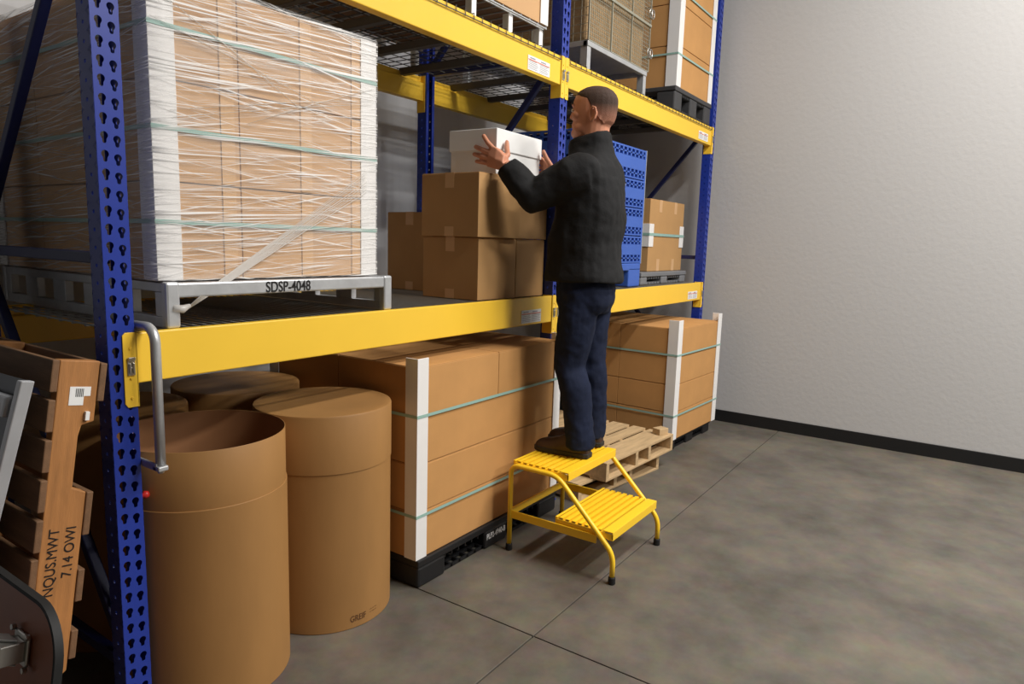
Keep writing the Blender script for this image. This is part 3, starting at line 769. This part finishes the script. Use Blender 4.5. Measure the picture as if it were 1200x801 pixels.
# ---------------------------------------------------------------- top level: wire container, wire pallet
wc = empty('wire_container', (3.26, .5, ZU+.0085), 'folding wire mesh container with brown contents on the top level', 'container')
QX0, QX1, QY0, QY1, QZ0, QZ1 = 2.815-3.26, 3.69-3.26, .03-.5, .98-.5, .17, .78
MB().box(QX0+.03, QX1-.03, QY0+.03, QY1-.03, QZ0+.01, QZ1-.05).build('contents', burlap, wc, bevel=.02)
for face in ('front', 'left', 'right', 'back'):
    mb = MB(); r = .0019
    if face in ('front', 'back'):
        y = QY0 if face == 'front' else QY1
        n = 34
        for k in range(n+1): x = QX0+(QX1-QX0)*k/n; mb.tube([(x, y, QZ0), (x, y, QZ1)], r if 0 < k < n else .006, 4)
        for k in range(25): z = QZ0+(QZ1-QZ0)*k/24; mb.tube([(QX0, y, z), (QX1, y, z)], r if 0 < k < 24 else .005, 4)
        for xf in (.33, .66):
            x = QX0+(QX1-QX0)*xf; mb.tube([(x, y-.004, QZ0), (x, y-.004, QZ1)], .006, 4)
        mb.tube([(QX0, y-.004, QZ0+.30), (QX1, y-.004, QZ0+.30)], .011, 4)
    else:
        x = QX0 if face == 'left' else QX1
        for k in range(19): y = QY0+(QY1-QY0)*k/18; mb.tube([(x, y, QZ0), (x, y, QZ1)], r, 4)
        for k in range(14): z = QZ0+(QZ1-QZ0)*k/13; mb.tube([(x, QY0, z), (x, QY1, z)], r, 4)
        for k in (.2, .4): mb.tube([(x-.004, QY0+k, QZ0), (x-.004, QY0+k, QZ1)], .006, 4)
    mb.build('mesh_panel', M('zinc_wire', (168, 166, 150), .45, metal=.5), wc, fix=False)
for (x, z) in ((QX1-.005, QZ0+.12), (QX1-.005, QZ0+.38), (QX0+.05, QZ0+.33)):
    mb = MB()
    for dx in (-.02, .015): mb.tube([(x+dx+.022*math.cos(t), QY0-.012, z+.03*math.sin(t)) for t in [2*math.pi*k/12 for k in range(12)]], .004, 5, closed=True)
    mb.build('ring_latch', chrome, wc, smooth=True)
fr = MB()
fr.box(QX0-.01, QX1-.02, QY0-.005, QY0+.03, .135, .165); fr.box(QX0-.01, QX1-.02, QY1-.03, QY1+.005, .135, .165)
fr.box(QX0-.01, QX0+.02, QY0, QY1, .135, .165); fr.box(QX1-.05, QX1-.02, QY0, QY1, .135, .165)
fr.box(QX0, QX1-.03, QY0, QY1, .163, .17)
fr.build('base_frame', galv, wc, bevel=.003)
for x in (QX0-.005, QX1-.065):
    for y in (QY0, QY1-.05): MB().box(x, x+.045, y, y+.05, 0, .136).build('leg', galv, wc, bevel=.003)
wp = empty('wire_pallet', (1.82, .5, ZU+.0085), 'wire framed pallet with white legs under the top level load left of the middle upright', 'pallet')
for x in (-.5, -.11, .19, .475):
    for y in (-.47, .42): MB().box(x-.018, x+.018, y, y+.04, 0, .092).build('leg', white_paper, wp, bevel=.003)
mb = MB()
for y in (-.485, -.465, -.2, 0, .2, .4, .46): mb.tube([(-.54, y, .098), (.50, y, .098)], .005, 5)
for k in range(14): x = -.54+1.04*k/13; mb.tube([(x, -.485, .107), (x, .46, .107)], .004, 4)
mb.build('wire_frame', galv, wp, fix=False)
MB().box(-.52, .50, -.46, .46, .112, .119).build('top_board', wood_dk, wp)

# ---------------------------------------------------------------- yellow step stool
ss = empty('step_stool', (2.08, -.48, 0), 'yellow two step stool with tubular legs under the man', 'stool')
SX0, SX1 = 1.817-2.08, 2.353-2.08
YR, YT, YF = -.188+.48, -.46+.48, -.775+.48      # rear leg, top bend, front leg (local)
rt = .0125
zt_ = .455
for x in (SX0, SX1):
    dirv = Vector((0, YF-YT, .145-zt_)).normalized()
    p0 = [(x, YR, .03), (x, YR, zt_-.05)]+arc((x, YR-.045, zt_-.045), (0, 1, 0), (0, 0, 1), .045, 0, math.pi/2, 6)
    p1 = [(x, YT+.06, zt_)]
    A = Vector((x, YT, zt_)); B_ = Vector((x, YF, .145))
    def bez(a, b, c, n=5): return [a*(1-t)**2+b*2*t*(1-t)+c*t*t for t in [k/n for k in range(n+1)]]
    p2 = bez(Vector((x, YT+.05, zt_)), A, A+dirv*.05)
    p3 = bez(B_-dirv*.05, B_, B_+Vector((0, 0, -.05)))
    MB().tube(p0+p2+p3+[(x, YF, .03)], rt, 12).build('side_frame', yellow_s, ss, smooth=True)
    for y in (YR, YF):
        MB().tube([(x, y, 0), (x, y, .004), (x, y, .032), (x, y, .036)], [.0155, .018, .017, .0145], 14).build('rubber_foot', rubber, ss, smooth=False)
    # flat side brace from the rear leg to the lower tread
    MB().box(x-.004, x+.004, YF+.09, YR, .175, .215).build('side_brace', yellow_s, ss, bevel=.001)
MB().box(SX0, SX1, YR-.006, YR+.004, .185, .222).build('rear_brace', yellow_s, ss, bevel=.001)
def tread(ya, yb, z):
    root_ = MB()
    xa, xb = SX0+.010, SX1-.010
    # nosing: folded front flange
    root_.box(xa, xb, ya, ya+.052, z-.006, z); root_.box(xa, xb, ya, ya+.006, z-.042, z-.004); root_.box(xa, xb, ya+.002, ya+.03, z-.042, z-.037)
    root_.box(xa, xb, yb-.012, yb, z-.006, z); root_.box(xa, xb, yb-.004, yb, z-.04, z-.004)
    root_.box(xa, xa+.004, ya, yb, z-.038, z-.010); root_.box(xb-.004, xb, ya, yb, z-.038, z-.010)
    t = root_.build('tread', yellow_s, ss, bevel=.0015)
    y0, y1 = ya+.056, yb-.014; n = 7; pt = (y1-y0)/n
    for k in range(n):
        yc = y0+pt*(k+.5); hw = pt*.30
        mb = MB(); mb.box(xa+.004, xb-.004, yc-hw, yc+hw, z-.005, z-.001)
        mb.box(xa+.004, xb-.004, yc-hw, yc-hw+.002, z-.03, z-.004); mb.box(xa+.004, xb-.004, yc+hw-.002, yc+hw, z-.03, z-.004)
        for q in range(13):      # diamond bridges down in the gap
            xq = xa+.02+(xb-xa-.04)*q/12; mb.box(xq-.007, xq+.007, yc+hw-.001, yc+hw+pt*.4+.001, z-.028, z-.022)
        mb.build('grip_strip', yellow_s, t)
tread(YT-.055, YR-.005, .478)
tread(YF+.01, YF+.325, .245)

# ---------------------------------------------------------------- the man
man = empty('person', (2.2, -.32, .478), 'man in black fleece jacket and jeans standing on the yellow stool, holding the white box', 'person')
MO = Vector((2.2, -.32, .478))
def L(p): return Vector(p)-MO
def remesh(mb, name, mat, vox, smooth=4, disp=None, sf=.5):
    o = mb.build(name, mat, man, fix=True)
    r = o.modifiers.new('remesh', 'REMESH'); r.mode = 'VOXEL'; r.voxel_size = vox; r.use_smooth_shade = True
    if smooth:
        s_ = o.modifiers.new('smooth', 'SMOOTH'); s_.iterations = smooth; s_.factor = sf
    if disp:
        for (scale, strength, stretch) in disp:
            tx = bpy.data.textures.new(name+'_folds', 'CLOUDS'); tx.noise_scale = scale; tx.noise_depth = 2
            d_ = o.modifiers.new('folds', 'DISPLACE'); d_.texture = tx; d_.strength = strength; d_.mid_level = .5; d_.texture_coords = 'LOCAL'
    return o
FD = Vector((-.20, .98, 0)).normalized(); LD_ = Vector((-FD.y, FD.x, 0)) # facing; his left
def sect(c, hw, hf, hb, fdir=FD, n=20, pw=2.4, tilt=0.):
    """horizontal superellipse section: half width, front depth, back depth"""
    ld = Vector((-fdir.y, fdir.x, 0)); c = Vector(c); out = []
    for k in range(n):
        t = 2*math.pi*k/n; cc, s_ = math.cos(t), math.sin(t)
        a = math.copysign(abs(cc)**(2/pw), cc); b_ = math.copysign(abs(s_)**(2/pw), s_)
        out.append(c+ld*(hw*b_)+fdir*((hf if a > 0 else hb)*a)+Vector((0, 0, tilt*a)))
    return out
# joints
hipc = L((2.215, -.345, 1.36)); chest = L((2.225, -.365, 1.75)); neck = L((2.235, -.365, 2.06))
shL = L((2.045, -.40, 1.935)); shR = L((2.405, -.33, 1.935))
elL = L((1.955, -.165, 1.80)); wrL = L((1.905, -.035, 1.955))
elR = L((2.46, -.10, 1.80)); wrR = L((2.42, -.02, 1.945))
knL = L((2.125, -.335, .93)); anL = L((2.105, -.425, .57))
knR = L((2.305, -.36, .93)); anR = L((2.325, -.375, .57))
hpL = hipc+Vector((-.085, -.015, -.03)); hpR = hipc+Vector((.085, .02, -.03))
# --- body: head, neck, trunk, arms and hands as one surface
HF = Vector((-.20, .98, 0)).normalized(); HL = Vector((-HF.y, HF.x, 0)); UPV = Vector((0, 0, 1))
hc = L((2.228, -.345, 2.225))
def hp(f, l, u): return hc+HF*f+HL*l+UPV*u
bd = MB()
rows = []
for (u, hf, hb, hw, off) in ((-.128, .030, .040, .040, .055), (-.118, .058, .055, .056, .045), (-.098, .083, .070, .066, .022), (-.07, .098, .092, .072, .006), (-.03, .104, .110, .078, 0), (.0, .106, .117, .081, 0), (.03, .106, .122, .083, 0), (.06, .104, .122, .083, 0), (.085, .094, .113, .077, 0), (.105, .077, .095, .066, 0), (.12, .052, .066, .047, -.004), (.129, .022, .03, .022, -.006)):
    rows.append(sect(hc+HF*off+UPV*u, hw, hf, hb, HF, 22, 2.15))
bd.ring(rows)
# nose, brow, chin, cheeks, lips
bd.ring([[hp(.094, -.010, .030), hp(.094, .010, .030), hp(.108, 0, .030)], [hp(.094, -.014, .0), hp(.094, .014, 0), hp(.122, 0, .004)], [hp(.094, -.019, -.018), hp(.094, .019, -.018), hp(.132, 0, -.014)], [hp(.094, -.014, -.028), hp(.094, .014, -.028), hp(.112, 0, -.027)]])
bd.ell(hp(.092, 0, .040), (HL*.058, HF*.018, UPV*.011)); bd.ell(hp(.088, 0, -.094), (HL*.034, HF*.026, UPV*.026))
bd.ell(hp(.101, 0, -.050), (HL*.024, HF*.013, UPV*.007)); bd.ell(hp(.099, 0, -.064), (HL*.022, HF*.013, UPV*.008))
for s_ in (-1, 1):
    bd.ell(hp(.070, s_*.046, -.012), (HL*.026, HF*.03, UPV*.026))
    bd.ell(hp(.045, s_*.056, -.075), (HL*.018, HF*.04, UPV*.025))
    # ear: rim, lobe
    ec = hp(-.022, s_*.083, -.016)
    bd.tube([ec+HF*a+UPV*b_+HL*s_*c_ for a, b_, c_ in ((.012, -.012, .0), (.012, .018, .006), (.0, .034, .012), (-.016, .028, .016), (-.020, .005, .014), (-.010, -.018, .010), (.004, -.032, .004), (.010, -.022, .0))], [.005, .006, .006, .006, .006, .006, .008, .005], 8)
    bd.ell(ec+HF*-.004, (HF*.018, HL*.006, UPV*.028))
bd.tube([hc+HF*-.015+UPV*-.03, hc+HF*-.012+UPV*-.10, neck+UPV*-.01, neck+UPV*-.08], [(.074, .074), (.072, .072), (.074, .074), (.085, .08)], 18)
bd.ell(hp(.035, 0, -.105), (HL*.060, HF*.062, UPV*.030))
bd.ring([sect(p, a, b_, c_, FD) for p, a, b_, c_ in ((hipc+UPV*-.10, .15, .10, .11), (hipc, .155, .10, .11), (chest+UPV*-.15, .145, .10, .10), (chest, .165, .11, .11), (chest+UPV*.15, .17, .10, .10), (neck+UPV*-.09, .11, .06, .07), (neck+UPV*-.02, .065, .06, .06))])
for s_, e_, w_ in ((shL, elL, wrL), (shR, elR, wrR)):
    bd.tube([s_, s_.lerp(e_, .5), e_, e_.lerp(w_, .4), w_], [.055, .048, .042, .040, .029], 14)
for h_, k_, a_ in ((hpL, knL, anL), (hpR, knR, anR)):
    bd.tube([h_, h_.lerp(k_, .5), k_, k_.lerp(a_, .35), a_, a_+Vector((0, 0, -.05))], [.082, .072, .052, .054, .036, .04], 14)
def finger(mb, base, pts, r0):
    p = [Vector(base)]+[Vector(q) for q in pts]
    rr = [r0*1.06, r0, r0*.97, r0*.86, r0*.55]
    mb.tube(p, rr[:len(p)-1]+[rr[-1]], 10)
# left hand: palm round the front left corner of the box, fingers spread over its left side
bx_ = 1.926
def h3(x, y, z): return L((x, y, z))
palm = [[h3(1.884, -.040, 1.925), h3(1.918, -.044, 1.925), h3(1.936, -.038, 1.965), h3(1.932, -.034, 1.995), h3(1.896, -.032, 1.995), h3(1.878, -.036, 1.962)],
        [h3(1.880, .010, 1.930), h3(1.916, .000, 1.925), h3(1.926, .002, 1.980), h3(1.922, .006, 2.030), h3(1.890, .010, 2.032), h3(1.876, .010, 1.98)],
        [h3(1.882, .066, 1.945), h3(1.908, .066, 1.945), h3(1.914, .056, 2.0), h3(1.908, .044, 2.048), h3(1.886, .044, 2.048), h3(1.880, .056, 2.0)]]
bd.ring(palm)
for base, tip, r_ in (((1.896, .040, 2.036), (1.905, .108, 2.104), .0128), ((1.896, .052, 2.012), (1.905, .160, 2.050), .0130), ((1.896, .058, 1.986), (1.905, .168, 2.013), .0125), ((1.896, .060, 1.960), (1.905, .152, 1.976), .0112)):
    b0, t0 = Vector(base), Vector(tip)
    k1, k2 = b0.lerp(t0, .42)+Vector((-.010, 0, 0)), b0.lerp(t0, .74)+Vector((-.004, 0, 0))
    finger(bd, L(b0), [L(k1), L(k2), L(t0.lerp(k2, .18)), L(t0)], r_)
finger(bd, h3(1.912, -.018, 1.980), [h3(1.945, -.020, 2.005), h3(1.978, .010, 2.042), h3(1.994, .022, 2.070), h3(2.000, .026, 2.084)], .0148)
# right hand on the right end, thumb on the front
bx2 = 2.392
palmR = [[h3(2.402, -.03, 1.93), h3(2.43, -.025, 1.93), h3(2.43, -.015, 1.98), h3(2.402, -.02, 1.98)],
         [h3(2.395, .015, 1.945), h3(2.42, .015, 1.945), h3(2.42, .02, 2.01), h3(2.395, .015, 2.01)],
         [h3(2.396, .06, 1.97), h3(2.415, .06, 1.97), h3(2.415, .055, 2.04), h3(2.396, .055, 2.04)]]
bd.ring(palmR)
for k in range(4):
    z0 = 2.030-.019*k; b0 = Vector((2.408, .055, z0)); t0 = Vector((2.404, .135-.008*abs(k-1), z0+.05-.022*k))
    finger(bd, L(b0), [L(b0.lerp(t0, .42)+Vector((.008, 0, 0))), L(b0.lerp(t0, .75)+Vector((.004, 0, 0))), L(b0.lerp(t0, .9)), L(t0)], .0095)
finger(bd, h3(2.405, -.01, 1.975), [h3(2.388, .000, 2.005), h3(2.366, .016, 2.040), h3(2.356, .024, 2.066), h3(2.352, .028, 2.082)], .0148)
body = remesh(bd, 'body', skin_m, .0042, 2, sf=.4)
# eyes: dark brows and eye just visible in profile
for s_ in (-1, 1):
    MB().ell(hp(.098, s_*.034, .014), (HL*.012, HF*.009, UPV*.008)).build('eye', M('eye_white', (225, 220, 214), .3), man, smooth=True)
    MB().tube([hp(.108, s_*.015, .043), hp(.107, s_*.035, .048), hp(.093, s_*.054, .043)], [.003, .004, .002], 6).build('eyebrow', hair_m, man, smooth=True)
# hair: close cropped cap over the skull
hr = MB(); rows = []
for (u, hf, hb, hw, off) in ((-.062, -.070, .0900, .0690, 0), (-.045, -.058, .1070, .0778, 0), (-.02, -.036, .1158, .0815, 0), (.01, -.014, .1205, .0838, 0), (.035, -.002, .1232, .0845, 0), (.055, .040, .1238, .0848, 0), (.070, .088, .1220, .0832, 0), (.088, .0935, .1135, .0785, 0), (.108, .0765, .0955, .0670, 0), (.123, .052, .066, .0475, -.004), (.132, .022, .03, .022, -.006)):
    c = hc+HF*off+UPV*u; pts = []
    for k in range(24):
        t = 2*math.pi*k/24; cc, s_ = math.cos(t), math.sin(t)
        a = math.copysign(abs(cc)**(2/2.15), cc); b_ = math.copysign(abs(s_)**(2/2.15), s_)
        fwdv = (hf if a > 0 else hb)*a
        if hf < 0 and a > 0: fwdv = hf+0*a; b2 = b_
        pts.append(c+HL*hw*b_+HF*(fwdv if not (hf < 0) else (min(hb*a, hf) if a < 0 else hf)))
    rows.append(pts)
hr.ring(rows)
remesh(hr, 'hair', crop_hair, .004, 3)
# --- jeans
jn = MB()
jn.ring([sect(p, a, b_, c_, FD) for p, a, b_, c_ in ((hipc+UPV*-.14, .17, .12, .125), (hipc+UPV*-.09, .185, .135, .150), (hipc+UPV*-.02, .188, .135, .158), (hipc+UPV*.07, .182, .13, .14), (hipc+UPV*.12, .178, .125, .13))])
for h_, k_, a_, sg in ((hpL, knL, anL, -1), (hpR, knR, anR, 1)):
    hh = h_+Vector((0, -.005, 0))
    jn.tube([hh, hh.lerp(k_, .3)+Vector((0, -.006, 0)), hh.lerp(k_, .65), k_+Vector((0, .008, 0)), k_.lerp(a_, .3)+Vector((0, -.010, 0)), k_.lerp(a_, .65)+Vector((0, -.006, 0)), a_+Vector((0, .004, .0)), a_+Vector((0, .008, -.045))],
            [(.100, .115), (.099, .112), (.090, .098), (.080, .090), (.078, .088), (.074, .084), (.072, .082), (.074, .084)], 20)
jeans = remesh(jn, 'jeans', denim, .008, 4, [(.13, .022, 0), (.05, .008, 0)])
pk = MB()
pc = hipc+FD*-.150+LD_*.075+UPV*-.03
pk.add([pc+LD_*a+UPV*b_+FD*c_ for a, b_, c_ in ((-.05, .055, -.012), (.055, .05, .008), (.055, -.05, .004), (.0, -.075, -.016), (-.05, -.055, -.016))], [(0, 1, 2, 3, 4)])
# --- jacket: trunk, sleeves, stand-up collar
jk = MB()
jk.ring([sect(p, a, b_, c_, FD, 24, 2.5) for p, a, b_, c_ in (
    (hipc+UPV*.020, .222, .195, .195), (hipc+UPV*.05, .224, .198, .195), (hipc+UPV*.12, .218, .195, .180), (hipc+UPV*.22, .215, .190, .170),
    (chest+UPV*-.05, .220, .182, .166), (chest+UPV*.06, .222, .168, .158), (chest+UPV*.14, .222, .155, .148), (chest+UPV*.20, .205, .130, .132), (chest+UPV*.245, .160, .100, .108), (neck+UPV*-.035, .105, .085, .090))])
jk.ell(shL+Vector((.005, 0, -.015)), (LD_*.085, FD*.095, UPV*.095)); jk.ell(shR+Vector((-.005, 0, -.015)), (LD_*.085, FD*.095, UPV*.095))
for s_, e_, w_ in ((shL, elL, wrL), (shR, elR, wrR)):
    jk.tube([s_.lerp(chest, .15), s_.lerp(e_, .25)+UPV*-.012, s_.lerp(e_, .6)+UPV*-.006, e_+UPV*-.006, e_.lerp(w_, .35), e_.lerp(w_, .7), w_.lerp(e_, .04)], [.112, .104, .094, .088, .080, .070, .058], 18)
jk.ring([sect(neck+UPV*-.06+FD*.01, .135, .130, .105, FD), sect(neck+UPV*.0+FD*.012, .100, .128, .088, FD, tilt=-.014), sect(neck+UPV*.042+FD*.012, .092, .124, .083, FD, tilt=-.022), sect(neck+UPV*.056+FD*.012, .086, .116, .077, FD, tilt=-.022)])
jacket = remesh(jk, 'jacket', fleece, .008, 6, [(.16, .026, 0), (.055, .007, 0)])
# small pale embroidered mark on the back of the right shoulder, laid on the cloth
bpy.context.view_layer.update()
dg = bpy.context.evaluated_depsgraph_get(); je = jacket.evaluated_get(dg)
bp_ = MO+chest+UPV*.12+LD_*-.115; ok, hit, nrm, _i = je.ray_cast(bp_-FD*.5-MO, FD)
if ok:
    tx_ = UPV.cross(nrm).normalized(); ty_ = nrm.cross(tx_)
    lettering('/V', .030, whiteink, jacket, hit+nrm*.002, tx_, ty_, 'logo_mark', .8, bold=.0008)
# --- shoes
def shoe(an, heel, toe, nm_):
    h_, t_ = L(heel), L(toe); d = (t_-h_); d.z = 0; ln = d.length; d.normalize(); s_ = Vector((-d.y, d.x, 0))
    up_ = MB(); rows = []
    for (t, hw, zt0) in ((-.02, .028, .085), (.02, .038, .105), (.25*ln/.3, .040, .12), (.0, 0, 0)):
        pass
    prof = [(.0, .026, .070), (.02, .037, .100), (.07, .041, .125), (.12, .043, .118), (.165, .047, .090), (.21, .051, .075), (.25, .050, .066), (.28, .040, .055), (.297, .022, .040)]
    for (t, hw, ht) in prof:
        c = h_+d*(t/.3*ln)
        rows.append([c+s_*hw*a+UPV*(.018+(ht-.018)*b_) for a, b_ in ((-1, 0), (-1.0, .35), (-.82, .75), (-.4, 1), (.4, 1), (.82, .75), (1.0, .35), (1, 0))])
    up_.ring(rows)
    o = remesh(up_, 'shoe', leather, .006, 2)
    so = MB(); ol = []
    for (t, hw, ht) in prof: ol.append(h_+d*((t-.004 if t < .1 else t+.004)/.3*ln)+s_*(hw+.004))
    for (t, hw, ht) in reversed(prof): ol.append(h_+d*((t-.004 if t < .1 else t+.004)/.3*ln)-s_*(hw+.004))
    so.prism([p+UPV*.0015 for p in ol], (0, 0, 0), (0, 0, .026)).build('sole', sole_m, o, bevel=.004)
shoe(anL, (2.100, -.480, .478), (2.080, -.170, .478), 'L')
shoe(anR, (2.330, -.435, .478), (2.290, -.125, .478), 'R')
